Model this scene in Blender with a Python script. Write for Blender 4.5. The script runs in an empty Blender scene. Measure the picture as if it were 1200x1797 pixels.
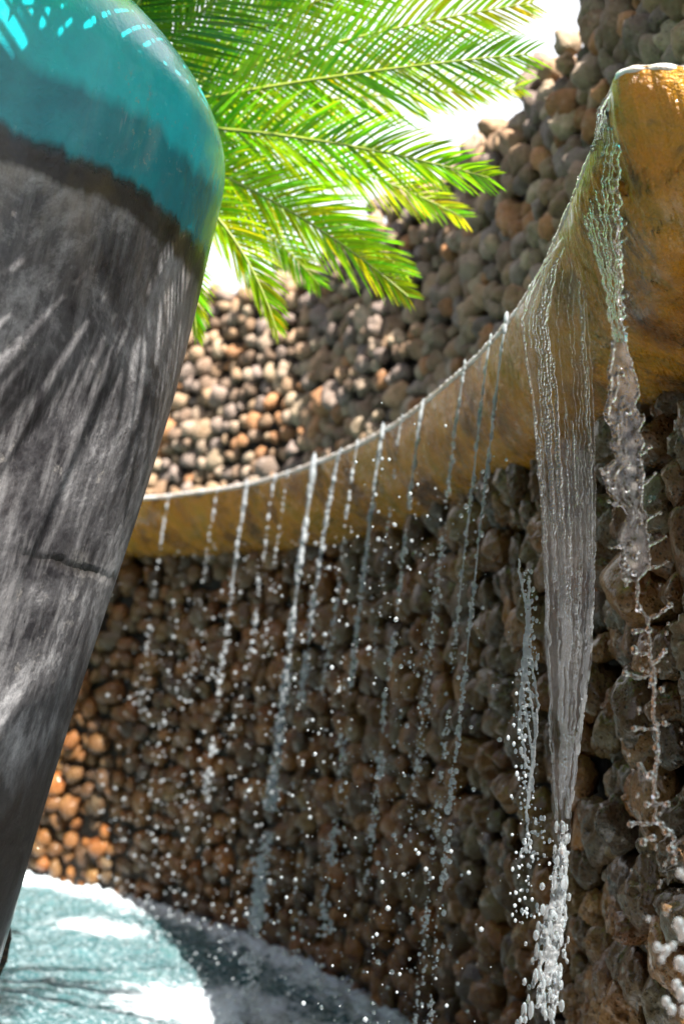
import bpy, bmesh, math, random
import numpy as np
from mathutils import Vector, Matrix, noise
random.seed(7); rng = np.random.default_rng(7)
S = bpy.context.scene
COL = S.collection
R_ = math.radians

# ------------------------------------------------------------------ camera
FPX = 2496.0; CX, CY = 600.0, 898.5
PITCH = math.atan((1215 - CY) / FPX); ROLL = R_(6)
EYE = Vector((0, 0, 1.55))
cr, sr, cp, sp = math.cos(ROLL), math.sin(ROLL), math.cos(PITCH), math.sin(PITCH)
c_right = Vector((cr, -sr * sp, sr * cp)); c_up = Vector((-sr, -cr * sp, cr * cp)); c_fwd = Vector((0, cp, sp))
cam = bpy.data.cameras.new('camera'); co = bpy.data.objects.new('camera', cam); COL.objects.link(co)
co.matrix_world = Matrix(((c_right.x, c_up.x, -c_fwd.x, EYE.x), (c_right.y, c_up.y, -c_fwd.y, EYE.y),
                          (c_right.z, c_up.z, -c_fwd.z, EYE.z), (0, 0, 0, 1)))
cam.sensor_fit = 'VERTICAL'; cam.sensor_height = 36; cam.lens = FPX / 1797 * 36
cam.clip_start = 0.05; cam.clip_end = 5000
cam.dof.use_dof = True; cam.dof.focus_distance = 2.95; cam.dof.aperture_fstop = 3.0
S.camera = co

# ------------------------------------------------------------------ sky and sun
SUN_TO = Vector((0.195, -0.635, 0.748)).normalized()
w = bpy.data.worlds.new('World'); S.world = w; w.use_nodes = True
nt = w.node_tree; nt.nodes.clear()
sky = nt.nodes.new('ShaderNodeTexSky'); sky.sky_type = 'NISHITA'; sky.sun_disc = False
sky.sun_elevation = math.asin(SUN_TO.z); sky.sun_rotation = math.atan2(SUN_TO.x, SUN_TO.y)
sky.air_density = 0.8; sky.dust_density = 3.5; sky.ozone_density = 1.0
tc = nt.nodes.new('ShaderNodeTexCoord'); nz = nt.nodes.new('ShaderNodeTexNoise')
nz.inputs['Scale'].default_value = 2.6; nz.inputs['Detail'].default_value = 5
rp = nt.nodes.new('ShaderNodeValToRGB'); rp.color_ramp.elements[0].position = 0.52; rp.color_ramp.elements[1].position = 0.60
mx = nt.nodes.new('ShaderNodeMixRGB'); mx.inputs[2].default_value = (9.2, 9.5, 10.0, 1)   # thin bright cloud cover
bg = nt.nodes.new('ShaderNodeBackground'); bg.inputs[1].default_value = 0.055
ow = nt.nodes.new('ShaderNodeOutputWorld')
L = nt.links.new
L(tc.outputs['Generated'], nz.inputs['Vector']); L(nz.outputs['Fac'], rp.inputs[0])
sxyz = nt.nodes.new('ShaderNodeSeparateXYZ'); L(tc.outputs['Generated'], sxyz.inputs[0])
mr = nt.nodes.new('ShaderNodeMapRange'); mr.inputs[1].default_value = .25; mr.inputs[2].default_value = .75; L(sxyz.outputs['Y'], mr.inputs[0])   # a bank of white cloud to the north
mm = nt.nodes.new('ShaderNodeMath'); mm.operation = 'MAXIMUM'; mc = nt.nodes.new('ShaderNodeMath'); mc.operation = 'MULTIPLY'; mc.inputs[1].default_value = .30
L(rp.outputs[0], mc.inputs[0]); L(mr.outputs[0], mm.inputs[0]); L(mc.outputs[0], mm.inputs[1]); L(mm.outputs[0], mx.inputs[0])
L(sky.outputs[0], mx.inputs[1]); L(mx.outputs[0], bg.inputs[0]); L(bg.outputs[0], ow.inputs[0])
sl = bpy.data.lights.new('sun', 'SUN'); sl.energy = 5.0; sl.angle = R_(0.35); sl.color = (1.0, 0.95, 0.87)
so = bpy.data.objects.new('sun', sl); COL.objects.link(so)
so.rotation_euler = (-SUN_TO).to_track_quat('-Z', 'Y').to_euler()

S.view_settings.view_transform = 'Standard'; S.view_settings.look = 'None'
S.view_settings.exposure = 1.85; S.view_settings.gamma = 1
S.render.engine = 'CYCLES'
cy = S.cycles
cy.use_denoising = True; cy.max_bounces = 10; cy.transmission_bounces = 8; cy.glossy_bounces = 4
cy.diffuse_bounces = 3; cy.transparent_max_bounces = 8; cy.sample_clamp_indirect = 8
cy.caustics_refractive = False; cy.caustics_reflective = False

# ------------------------------------------------------------------ helpers
def ray(x, y):
    u0 = (x - CX) / FPX; v0 = (CY - y) / FPX
    return c_fwd + c_right * u0 + c_up * v0
def at(x, y, Y):
    """the point seen at photo pixel x, y that lies Y metres in front of the camera"""
    d = ray(x, y); return EYE + d * (Y / d.y)
def on_z(x, y, z):
    d = ray(x, y); return EYE + d * ((z - EYE.z) / d.z)

def link(name, me, mat=None, parent=None):
    o = bpy.data.objects.new(name, me); COL.objects.link(o)
    if mat: me.materials.append(mat)
    if parent is not None: o.parent = parent
    return o
def tag(o, label=None, cat=None, group=None, kind=None):
    if label: o['label'] = label
    if cat: o['category'] = cat
    if group: o['group'] = group
    if kind: o['kind'] = kind
    return o
def mesh_np(name, V, F, mat, parent=None, smooth=True, tint=None, attr='tint'):
    """V (n,3), F (m,k) -> one mesh object"""
    V = np.asarray(V, dtype=np.float32); F = np.asarray(F, dtype=np.int32)
    me = bpy.data.meshes.new(name); n, k = F.shape
    me.vertices.add(len(V)); me.vertices.foreach_set('co', V.ravel())
    me.loops.add(n * k); me.loops.foreach_set('vertex_index', F.ravel())
    me.polygons.add(n); me.polygons.foreach_set('loop_start', np.arange(0, n * k, k, dtype=np.int32))
    me.polygons.foreach_set('loop_total', np.full(n, k, dtype=np.int32))
    me.polygons.foreach_set('use_smooth', np.full(n, smooth))
    if tint is not None:
        a = me.attributes.new(attr, 'FLOAT_COLOR', 'POINT')
        t = np.ones((len(V), 4), dtype=np.float32); t[:, :3] = tint; a.data.foreach_set('color', t.ravel())
    me.update(calc_edges=True); me.validate()
    return link(name, me, mat, parent)
def grid_faces(nu, nv, closed_u=False):
    i = np.arange(nv - 1)[:, None]; j = np.arange(nu if closed_u else nu - 1)[None, :]
    a = i * nu + j; b = i * nu + (j + 1) % nu; c = (i + 1) * nu + (j + 1) % nu; d = (i + 1) * nu + j
    return np.stack([a, b, c, d], -1).reshape(-1, 4)
def ico(sub):
    bm = bmesh.new(); bmesh.ops.create_icosphere(bm, subdivisions=sub, radius=1)
    V = np.array([v.co[:] for v in bm.verts]); F = np.array([[v.index for v in f.verts] for f in bm.faces]); bm.free()
    return V, F
ICO = {k: ico(k) for k in (1, 2, 3, 4)}
def spline(P, n):
    """Catmull-Rom through P, resampled evenly in the parameter"""
    P = np.array(P, float); Q = np.vstack([2 * P[0] - P[1], P, 2 * P[-1] - P[-2]])
    t = np.linspace(0, len(P) - 1, n); i = np.minimum(t.astype(int), len(P) - 2); f = (t - i)[:, None]
    a, b, c, d = Q[i], Q[i + 1], Q[i + 2], Q[i + 3]
    return 0.5 * (2 * b + (c - a) * f + (2 * a - 5 * b + 4 * c - d) * f ** 2 + (3 * b - a - 3 * c + d) * f ** 3)
def by_length(P, step=None, n=None):
    s = np.concatenate([[0], np.cumsum(np.linalg.norm(np.diff(P, axis=0), axis=1))])
    n = n or max(2, int(s[-1] / step)); q = np.linspace(0, s[-1], n)
    return np.stack([np.interp(q, s, P[:, k]) for k in range(P.shape[1])], 1), s[-1]
def sphere_cloud(C, Rad, sub=1, stretch=None):
    V0, F0 = ICO[sub]; C = np.asarray(C); Rad = np.asarray(Rad)
    st = np.ones((len(C), 3)) if stretch is None else stretch
    V = C[:, None, :] + V0[None] * Rad[:, None, None] * st[:, None, :]
    F = F0[None] + (np.arange(len(C)) * len(V0))[:, None, None]
    return V.reshape(-1, 3), F.reshape(-1, 3)
def tube(P, r, nu=8):
    P = np.asarray(P, float); r = np.broadcast_to(np.asarray(r, float), (len(P),))
    T = np.gradient(P, axis=0); T /= np.linalg.norm(T, axis=1)[:, None] + 1e-9
    ref = np.array([0.0, 0, 1.0]) if abs(T[:, 2]).mean() < .8 else np.array([1.0, 0, 0])
    A = np.cross(T, ref); A /= np.linalg.norm(A, axis=1)[:, None] + 1e-9; B = np.cross(T, A)
    th = np.linspace(0, 2 * np.pi, nu, endpoint=False)
    V = P[:, None] + r[:, None, None] * (np.cos(th)[None, :, None] * A[:, None] + np.sin(th)[None, :, None] * B[:, None])
    V = V.reshape(-1, 3); F = grid_faces(nu, len(P), True)
    return V, F

# ------------------------------------------------------------------ materials
class M:
    def __init__(s, name):
        s.m = bpy.data.materials.new(name); s.m.use_nodes = True; s.t = s.m.node_tree
        s.b = s.t.nodes['Principled BSDF']; s.out = s.t.nodes['Material Output']
    def n(s, typ, **kw):
        nd = s.t.nodes.new('ShaderNode' + typ)
        for k, v in kw.items():
            if k in nd.inputs: s.put(nd.inputs[k], v)
            else: setattr(nd, k, v)
        return nd
    def put(s, sock, v):
        if isinstance(v, bpy.types.NodeSocket): s.t.links.new(v, sock)
        else: sock.default_value = v
    def set(s, **kw):
        for k, v in kw.items(): s.put(s.b.inputs[k.replace('_', ' ')], v)
        return s
    def coord(s, scale=(1, 1, 1), which='Object'):
        mp = s.n('Mapping'); s.put(mp.inputs['Vector'], s.n('TexCoord').outputs[which]); mp.inputs['Scale'].default_value = scale
        return mp.outputs[0]
    def noise(s, scale, detail=4, rough=.55, vec=None, dist=0.0):
        nd = s.n('TexNoise', Scale=scale, Detail=detail, Roughness=rough, Distortion=dist)
        s.put(nd.inputs['Vector'], vec if vec is not None else s.coord()); return nd.outputs['Fac']
    def vor(s, scale, vec=None, feature='F1', out='Distance', rnd=1.0):
        nd = s.n('TexVoronoi', feature=feature); nd.inputs['Scale'].default_value = scale; nd.inputs['Randomness'].default_value = rnd
        s.put(nd.inputs['Vector'], vec if vec is not None else s.coord()); return nd.outputs[out]
    def ramp(s, fac, *stops):
        nd = s.n('ValToRGB'); s.put(nd.inputs[0], fac); e = nd.color_ramp.elements
        while len(e) < len(stops): e.new(0.5)
        for el, (p, c) in zip(e, stops):
            el.position = p; el.color = (c, c, c, 1) if not isinstance(c, tuple) else (*c, 1)
        return nd.outputs[0]
    def mix(s, fac, a, b, mode='MIX'):
        nd = s.n('MixRGB', blend_type=mode); s.put(nd.inputs[0], fac)
        for i, v in ((1, a), (2, b)): s.put(nd.inputs[i], (*v, 1) if isinstance(v, tuple) else v)
        return nd.outputs[0]
    def math(s, op, a, b=0.0, c=None, clamp=False):
        nd = s.n('Math', operation=op, use_clamp=clamp); s.put(nd.inputs[0], a); s.put(nd.inputs[1], b)
        if c is not None: s.put(nd.inputs[2], c)
        return nd.outputs[0]
    def bump(s, h, strength=.5, dist=.01, normal=None):
        nd = s.n('Bump', Strength=strength, Distance=dist); s.put(nd.inputs['Height'], h)
        if normal is not None: s.put(nd.inputs['Normal'], normal)
        return nd.outputs[0]

def stone_mat(name, wet):
    m = M(name); tint = m.n('Attribute', attribute_name='tint').outputs['Color']
    v = m.noise(9, 5, .65); fine = m.noise(70, 4, .7)
    c = m.mix(m.ramp(v, (.35, 0.0), (.68, 1.0)), tint, m.mix(1.0, tint, (.62, .58, .52) if not wet else (.6, .42, .25), 'MULTIPLY'))
    pits = m.ramp(m.vor(75, m.coord()), (.10, 0.0), (.36, 1.0))
    pm = m.math('MULTIPLY', m.ramp(m.noise(22, 3), (.42, 0.0), (.6, 1.0)), .75)
    c = m.mix(pm, c, m.mix(1.0, c, pits, 'MULTIPLY'))
    dust = m.ramp(m.noise(28, 5, .7), (.55, 0.0), (.75, 1.0))
    c = m.mix(m.math('MULTIPLY', dust, .45 if not wet else .08), c, (.42, .38, .33))
    m.set(Base_Color=c)
    h = m.math('ADD', m.math('MULTIPLY', m.noise(34, 5, .6), 1.0), m.math('MULTIPLY', pits, .35))
    h = m.math('ADD', h, m.math('MULTIPLY', fine, .35))
    m.set(Normal=m.bump(h, .9 if not wet else 1.0, .014 if not wet else .02), Specular_IOR_Level=.3)
    if wet: m.set(Roughness=m.ramp(m.noise(16, 3), (.35, .22), (.7, .6)), Coat_Weight=.4, Coat_Roughness=.06)
    else: m.set(Roughness=.85)
    return m.m
MS_DRY = stone_mat('lava_stone_dry', False); MS_WET = stone_mat('lava_stone_wet', True)

m = M('mortar'); m.set(Base_Color=m.mix(m.noise(6), (.018, .013, .010), (.05, .037, .026)), Roughness=.8, Normal=m.bump(m.noise(40), .6, .02)); M_MORTAR = m.m

def water_mat(name, bump_scale=None, strength=.25, rough=0.0):
    m = M(name); m.set(Base_Color=(.97, .99, 1.0, 1), Roughness=rough, Transmission_Weight=1.0, IOR=1.33)
    if bump_scale: m.set(Normal=m.bump(m.noise(1, 3, .55, m.coord(bump_scale)), strength, .01))
    return m.m
def aerate(mat, amount):
    t = mat.node_tree; b = t.nodes['Principled BSDF']; out = t.nodes['Material Output']
    d = t.nodes.new('ShaderNodeBsdfPrincipled'); d.inputs['Base Color'].default_value = (.86, .92, .97, 1); d.inputs['Roughness'].default_value = .25
    tr = t.nodes.new('ShaderNodeBsdfTranslucent'); tr.inputs[0].default_value = (.86, .92, .97, 1)
    m1 = t.nodes.new('ShaderNodeMixShader'); m1.inputs[0].default_value = .5
    m2 = t.nodes.new('ShaderNodeMixShader'); m2.inputs[0].default_value = amount
    t.links.new(d.outputs[0], m1.inputs[1]); t.links.new(tr.outputs[0], m1.inputs[2])
    t.links.new(b.outputs[0], m2.inputs[1]); t.links.new(m1.outputs[0], m2.inputs[2]); t.links.new(m2.outputs[0], out.inputs[0]); return mat
M_WATER = aerate(water_mat('falling_water'), .40); M_SHEET = water_mat('sheet_water', (60, 60, 6), .09)
t_ = M_SHEET.node_tree; tp_ = t_.nodes.new('ShaderNodeBsdfTransparent'); m2_ = t_.nodes.new('ShaderNodeMixShader'); m2_.inputs[0].default_value = .50
t_.links.new(t_.nodes['Principled BSDF'].outputs[0], m2_.inputs[1]); t_.links.new(tp_.outputs[0], m2_.inputs[2]); t_.links.new(m2_.outputs[0], t_.nodes['Material Output'].inputs[0])
M_STRAND = aerate(water_mat('strand_water', (70, 70, 30), .06), .0); M_FROTH = aerate(water_mat('frothing_water'), .16); M_RIV = aerate(water_mat('rivulet_water'), .10)

# ochre glazed, algae stained, wet underside of the basin
m = M('ochre_basin')
n1 = m.noise(2.6, 6, .65, dist=.6); n2 = m.noise(7, 6, .7, dist=1.0); n3 = m.noise(30, 5, .7)
c = m.ramp(n1, (.30, (.06, .020, .003)), (.40, (.32, .100, .002)), (.50, (.74, .27, .002)), (.64, (.58, .27, .003)), (.76, (.16, .10, .008)))
c = m.mix(m.ramp(n2, (.50, 0.0), (.64, .5)), c, (.20, .15, .004))
c = m.mix(m.ramp(m.noise(4.3, 5, .7, dist=.4), (.56, 0.0), (.66, .75)), c, (.04, .022, .008))
c = m.mix(m.math('MULTIPLY', m.ramp(n3, (.5, 0.0), (.7, 1.0)), .35), c, (.55, .20, .03))
h = m.math('ADD', n2, m.math('MULTIPLY', n3, .5))
m.set(Base_Color=c, Roughness=m.ramp(n3, (.3, .12), (.7, .38)), Coat_Weight=.35, Coat_Roughness=.06, Normal=m.bump(h, .9, .04)); M_OCHRE = m.m

m = M('wet_rim'); n = m.noise(26, 5, .6)
m.set(Base_Color=m.ramp(n, (.3, (.55, .42, .32)), (.5, (.72, .66, .60)), (.7, (.82, .82, .80))), Roughness=.22, Coat_Weight=1.0, Coat_Roughness=.03,
      Normal=m.bump(m.noise(60, 3), .5, .01)); M_RIM = m.m

# jar: turquoise glaze over a grey body
m = M('jar_ceramic')
tc_ = m.n('TexCoord').outputs['Object']; sx = m.n('SeparateXYZ'); m.put(sx.inputs[0], tc_); zz = sx.outputs['Z']
drip = m.noise(1, 4, .6, m.coord((5, 5, .9))); wob = m.noise(2.2, 4, .6)
zd = m.math('ADD', zz, m.math('ADD', m.math('MULTIPLY', m.math('SUBTRACT', drip, .5), .16), m.math('MULTIPLY', m.math('SUBTRACT', wob, .5), .05)))
def zramp(zv, a, b): 
    mr = m.n('MapRange'); m.put(mr.inputs[0], zv); mr.inputs[1].default_value = a; mr.inputs[2].default_value = b; return mr.outputs[0]
body = m.ramp(m.noise(3.0, 8, .72, dist=.5), (.38, (.020, .019, .022)), (.50, (.088, .086, .092)), (.63, (.42, .415, .43)))
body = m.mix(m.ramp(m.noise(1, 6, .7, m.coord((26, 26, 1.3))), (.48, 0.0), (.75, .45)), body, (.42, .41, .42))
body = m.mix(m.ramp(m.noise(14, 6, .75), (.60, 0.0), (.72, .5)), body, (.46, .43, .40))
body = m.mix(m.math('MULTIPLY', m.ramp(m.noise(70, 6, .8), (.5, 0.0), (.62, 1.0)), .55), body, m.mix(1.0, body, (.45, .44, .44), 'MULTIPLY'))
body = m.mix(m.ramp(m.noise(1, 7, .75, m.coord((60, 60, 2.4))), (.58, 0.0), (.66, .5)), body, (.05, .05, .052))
speck = m.ramp(m.vor(34, m.coord((1, 1, .6))), (.045, 1.0), (.075, 0.0))
body = m.mix(m.math('MULTIPLY', speck, m.ramp(m.noise(5, 2), (.5, 0.0), (.62, 1.0))), body, (.012, .011, .011))
seamw = m.math('ADD', m.math('ABSOLUTE', m.math('SUBTRACT', m.math('ADD', zz, m.math('MULTIPLY', m.math('SUBTRACT', m.noise(5, 5, .7), .5), .05)), 1.745)), 0.0)
crust = m.ramp(m.noise(38, 6, .8), (.44, 0.0), (.56, 1.0))
seam = m.math('MULTIPLY', m.ramp(seamw, (.0, 1.0), (.014, 0.0)), m.ramp(m.noise(3.3, 3), (.45, .15), (.55, 1.0)))
seamwide = m.math('MULTIPLY', m.math('MULTIPLY', m.ramp(seamw, (.0, 1.0), (.04, 0.0)), crust), m.ramp(m.noise(2.1, 2), (.5, 0.0), (.6, 1.0)))
body = m.mix(seamwide, body, (.48, .46, .42)); body = m.mix(m.math('MULTIPLY', seam, .85), body, (.02, .018, .016))
body = m.mix(m.math('MULTIPLY', zramp(zd, 2.20, 2.42), m.ramp(m.noise(9, 5, .7, m.coord((1, 1, .35))), (.45, .0), (.65, .55))), body, (.36, .30, .25))
teal = m.ramp(m.noise(6, 6, .7), (.3, (.0, .16, .21)), (.55, (.002, .25, .31)), (.75, (.012, .34, .40)))
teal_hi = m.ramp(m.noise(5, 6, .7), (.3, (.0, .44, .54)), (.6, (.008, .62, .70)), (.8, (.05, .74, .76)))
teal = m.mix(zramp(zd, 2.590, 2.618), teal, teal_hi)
teal = m.mix(m.ramp(m.noise(1, 5, .65, m.coord((16, 16, 1.1))), (.58, 0.0), (.72, .45)), teal, (.06, .30, .26))
teal = m.mix(m.ramp(m.noise(1, 5, .7, m.coord((9, 9, .8))), (.66, 0.0), (.72, .55)), teal, (.42, .50, .58))
teal = m.mix(m.math('MULTIPLY', m.ramp(m.noise(45, 5, .8), (.58, 0.0), (.66, 1.0)), m.ramp(m.noise(4, 3), (.52, 0.0), (.66, .8))), teal, (.30, .42, .34))
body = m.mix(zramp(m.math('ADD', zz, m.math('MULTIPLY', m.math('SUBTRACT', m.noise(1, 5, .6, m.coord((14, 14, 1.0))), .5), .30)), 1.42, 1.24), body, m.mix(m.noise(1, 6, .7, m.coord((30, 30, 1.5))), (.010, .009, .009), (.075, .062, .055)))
band = m.ramp(m.math('ABSOLUTE', m.math('SUBTRACT', zd, 2.452)), (.0, 1.0), (.024, .95), (.040, 0.0))
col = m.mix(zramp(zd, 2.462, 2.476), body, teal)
col = m.mix(m.math('MULTIPLY', band, .93), col, m.mix(m.ramp(m.noise(7, 4), (.45, 0.0), (.6, 1.0)), (.008, .006, .005), (.05, .035, .010)))
# one broad milky glaze run
ang = m.math('ARCTAN2', sx.outputs['X'], m.math('MULTIPLY', sx.outputs['Y'], -1.0))
rund = m.math('ABSOLUTE', m.math('SUBTRACT', m.math('ADD', ang, m.math('MULTIPLY', m.math('SUBTRACT', m.noise(7, 4, .6), .5), .10)), .545))
runm = m.math('MULTIPLY', m.ramp(rund, (.010, 1.0), (.038, 0.0)), m.math('MULTIPLY', zramp(zz, 2.44, 2.47), zramp(zz, 2.74, 2.56)))
col = m.mix(m.math('MULTIPLY', runm, .8), col, (.36, .40, .52))
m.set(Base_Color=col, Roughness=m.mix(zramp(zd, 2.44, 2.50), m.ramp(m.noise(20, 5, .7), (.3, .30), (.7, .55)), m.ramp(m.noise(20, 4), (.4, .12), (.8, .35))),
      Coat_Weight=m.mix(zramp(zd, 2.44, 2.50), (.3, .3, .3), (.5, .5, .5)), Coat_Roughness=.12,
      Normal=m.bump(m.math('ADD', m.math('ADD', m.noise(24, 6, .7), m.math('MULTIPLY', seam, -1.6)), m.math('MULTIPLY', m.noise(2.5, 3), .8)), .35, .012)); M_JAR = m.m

def leaf_mat(name, a, b, trans):
    m = M(name); tt_ = m.n('Attribute', attribute_name='tint').outputs['Color']; c = m.mix(1.0, m.mix(m.noise(5, 3), a, b), tt_, 'MULTIPLY'); m.set(Base_Color=c, Roughness=.32, Coat_Weight=.25)
    tr = m.n('BsdfTranslucent'); m.put(tr.inputs[0], m.mix(1.0, trans, tt_, 'MULTIPLY'))
    ms = m.n('MixShader'); ms.inputs[0].default_value = .5
    m.t.links.new(m.b.outputs[0], ms.inputs[1]); m.t.links.new(tr.outputs[0], ms.inputs[2]); m.t.links.new(ms.outputs[0], m.out.inputs[0])
    return m.m
M_LEAF = [leaf_mat('leaf_mid', (.045, .15, .008), (.09, .22, .010), (.34, .74, .006)),
          leaf_mat('leaf_young', (.10, .24, .010), (.15, .30, .012), (.62, .86, .008)),
          leaf_mat('leaf_old', (.02, .07, .012), (.035, .10, .012), (.20, .38, .008))]
m = M('rachis'); m.set(Base_Color=(.22, .26, .035, 1), Roughness=.4, Coat_Weight=.3); M_RACHIS = m.m
m = M('palm_bark'); v = m.vor(28, m.coord((1, 1, 2)))
m.set(Base_Color=m.ramp(v, (.0, (.20, .13, .07)), (.5, (.03, .02, .012))), Roughness=.9, Normal=m.bump(v, .8, .03)); M_BARK = m.m

m = M('pool_water')
fo = m.n('Attribute', attribute_name='foam').outputs['Fac']
nf = m.math('ADD', m.math('MULTIPLY', m.noise(9, 8, .75, m.coord((1, 1.6, 1)), dist=.8), 1.0), m.math('MULTIPLY', m.noise(46, 4, .7), .35))
nf = m.math('ADD', nf, m.math('MULTIPLY', m.math('SUBTRACT', m.noise(95, 3, .7), .5), .55))
fm = m.ramp(m.math('ADD', nf, m.math('MULTIPLY', fo, .62)), (.90, 0.0), (1.08, .28), (1.6, 1.0))
fm = m.math('MAXIMUM', fm, m.math('MULTIPLY', m.ramp(m.noise(60, 3, .7, m.coord((.6, 1.4, 1))), (.57, 0.0), (.62, 1.0)), .9))
base = m.ramp(m.noise(1.6, 5, .6), (.3, (.03, .085, .095)), (.6, (.055, .13, .14)), (.8, (.085, .17, .16)))
m.set(Base_Color=m.mix(fm, base, (.60, .67, .72)), Roughness=m.ramp(fm, (0, .04), (1, .7)), IOR=1.33, Specular_IOR_Level=.5,
      Normal=m.bump(m.math('ADD', m.math('MULTIPLY', m.noise(14, 6, .7, m.coord((1, 1.5, 1)), dist=.5), 1.0), m.math('MULTIPLY', fm, .5)), .55, .035)); M_POOL = m.m
m = M('pool_floor'); m.set(Base_Color=m.mix(m.noise(3), (.05, .12, .12), (.09, .18, .17)), Roughness=.7); M_FLOOR = m.m
m = M('paving'); br = m.vor(2.2, out='Color'); m.set(Base_Color=m.mix(m.noise(30), (.07, .062, .055), (.12, .105, .09)), Roughness=.8, Normal=m.bump(m.noise(40), .4, .01)); M_PAVE = m.m
m = M('soil'); m.set(Base_Color=m.mix(m.noise(12), (.04, .028, .018), (.09, .065, .04)), Roughness=.95, Normal=m.bump(m.noise(30), .8, .03)); M_SOIL = m.m

# ------------------------------------------------------------------ the ground and the pool
LIP = [(-6.5, 9.2), (-4, 10.0), (-2.3, 9.75), (-1.31, 9.03), (-.94, 8.54), (-.52, 7.83), (-.14, 6.83), (.15, 5.79), (.31, 4.86), (.40, 4.14),
       (.43, 3.54), (.42, 2.98), (.41, 2.67), (.405, 2.49), (.39, 2.33), (.44, 2.28), (.52, 2.27), (.9, 2.25), (2.2, 2.2)]
BOT = [(-7, 10), (-4.5, 11), (-2.6, 10.8), (-1.5, 10.0), (-1.05, 9.4), (-.45, 8.5), (.08, 7.3), (.36, 6.1), (.52, 4.95), (.62, 4.35),
       (.70, 3.9), (.73, 3.5), (.76, 3.3), (.78, 3.2), (.82, 3.05), (.85, 3.0), (.95, 2.95), (1.2, 2.85), (2.4, 2.75)]
BASE = [(-8, 9.6), (-5, 11.5), (-3, 11.25), (-1.87, 10.66), (-1.42, 10.45), (-.88, 9.96), (-.46, 9.51), (-.14, 9.06), (.33, 8.08), (.68, 7.2),
        (.92, 6.2), (1.0, 5.2), (1.0, 4.4), (.98, 3.7), (1.02, 3.2), (1.3, 2.95), (2.5, 2.85)]
UPP = [(-7.5, 11), (-4.5, 12.2), (-2.5, 11.8), (-1.17, 10.63), (-.67, 9.99), (-.33, 9.59), (.06, 8.5), (.44, 7.6), (.61, 6.76), (.78, 5.91),
       (.84, 5.48), (.94, 4.8), (1.07, 4.0), (1.35, 3.4), (2.6, 3.1)]
ZL, ZB, ZT = 2.65, 2.35, 4.40

def sheet(name, x0, x1, y0, y1, z, mat):
    o = mesh_np(name, [(x0, y0, z), (x1, y0, z), (x1, y1, z), (x0, y1, z)], [(0, 1, 2, 3)], mat, smooth=False); return tag(o, kind='structure')
sheet('ground', -400, 400, -400, 400, -.6, M_SOIL)
sheet('pool_floor', -9, 3.5, 1.0, 12.5, -.45, M_FLOOR)
bm = bmesh.new()
bmesh.ops.create_cube(bm, size=1, matrix=Matrix.Translation((-2.5, -2.6, -.25)) @ Matrix.Diagonal((16, 7.2, .75, 1)))
bmesh.ops.bevel(bm, geom=bm.edges[:], offset=.02, segments=2, affect='EDGES')
me = bpy.data.meshes.new('paving'); bm.to_mesh(me); bm.free(); tag(link('paving', me, M_PAVE), kind='structure')

base_c, _ = by_length(spline(BASE, 400), n=500)
xs = np.concatenate([np.linspace(-9, -2.7, 40, endpoint=False), np.linspace(-2.7, 1.3, 420), np.linspace(1.35, 3.5, 12)])
ys = np.concatenate([np.linspace(1.0, 5.6, 60, endpoint=False), np.linspace(5.6, 11.2, 480), np.linspace(11.3, 12.5, 8)])
XX, YY = np.meshgrid(xs, ys); dist = np.full(XX.shape, 99.0)
for q in base_c[::4]: dist = np.minimum(dist, np.hypot(XX - q[0], YY - q[1]))
ZZ = np.zeros_like(XX)
for k in range(26):
    a = rng.uniform(0, 2 * np.pi); wl = rng.uniform(.05, .5); kx, ky = 2 * np.pi / wl * np.cos(a), 2 * np.pi / wl * np.sin(a)
    ZZ += wl * (.006 if wl > .2 else .014) * np.sin(kx * XX + ky * YY + rng.uniform(0, 6.28) + .8 * np.sin(XX * 3 + k))
rough = np.exp(-dist / .6)
for k in range(14):
    a = rng.uniform(0, 2 * np.pi); wl = rng.uniform(.03, .14); kx, ky = 2 * np.pi / wl * np.cos(a), 2 * np.pi / wl * np.sin(a)
    ZZ += rough * wl * .05 * np.sin(kx * XX + ky * YY + rng.uniform(0, 6.28) + 1.5 * np.sin(YY * 5 + k))
FEET = []
foam = np.clip(1.05 - dist / .75, 0, 1) ** 1.2
for fx, fy, fr in [(-.35, 7.1, .55), (.15, 6.6, .5), (-.1, 6.2, .35), (.35, 6.0, .5), (-1.2, 8.9, .4), (.3, 5.0, .5), (.3, 3.6, .5)]:
    foam = np.maximum(foam, (.95 if fx > -.4 else .7) * np.exp(-((XX - fx) ** 2 + (YY - fy) ** 2) / (fr * fr)))
o = mesh_np('pool_water', np.stack([XX, YY, ZZ], -1).reshape(-1, 3), grid_faces(len(xs), len(ys)), M_POOL)
a = o.data.attributes.new('foam', 'FLOAT', 'POINT'); a.data.foreach_set('value', foam.ravel().astype(np.float32)); tag(o, kind='structure')

# ------------------------------------------------------------------ stone walls
def variants(sub, n, amp=1.0):
    V0, F0 = ICO[sub]; out = []
    for _ in range(n):
        r = np.ones(len(V0))
        for k in range(7): r += amp * .095 * np.sin(V0 @ (rng.normal(size=3) * 1.7) + rng.uniform(0, 6.28))
        for k in range(7): r += amp * .040 * np.sin(V0 @ (rng.normal(size=3) * 5.0) + rng.uniform(0, 6.28))
        for k in range(8): r += amp * .026 * np.sin(V0 @ (rng.normal(size=3) * 13.0) + rng.uniform(0, 6.28))
        for k in range(9):     # a few knocked-off flats
            nrm = rng.normal(size=3); nrm /= np.linalg.norm(nrm); d = V0 @ nrm * r; r = np.where(d > .80, r * (.80 + .25 * (d - .80)) / np.maximum(d, 1e-3), r)
        out.append(V0 * r[:, None])
    return out, F0
VAR2 = variants(2, 14); VAR3 = variants(3, 14); VAR4 = variants(4, 12, 1.15)
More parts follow.
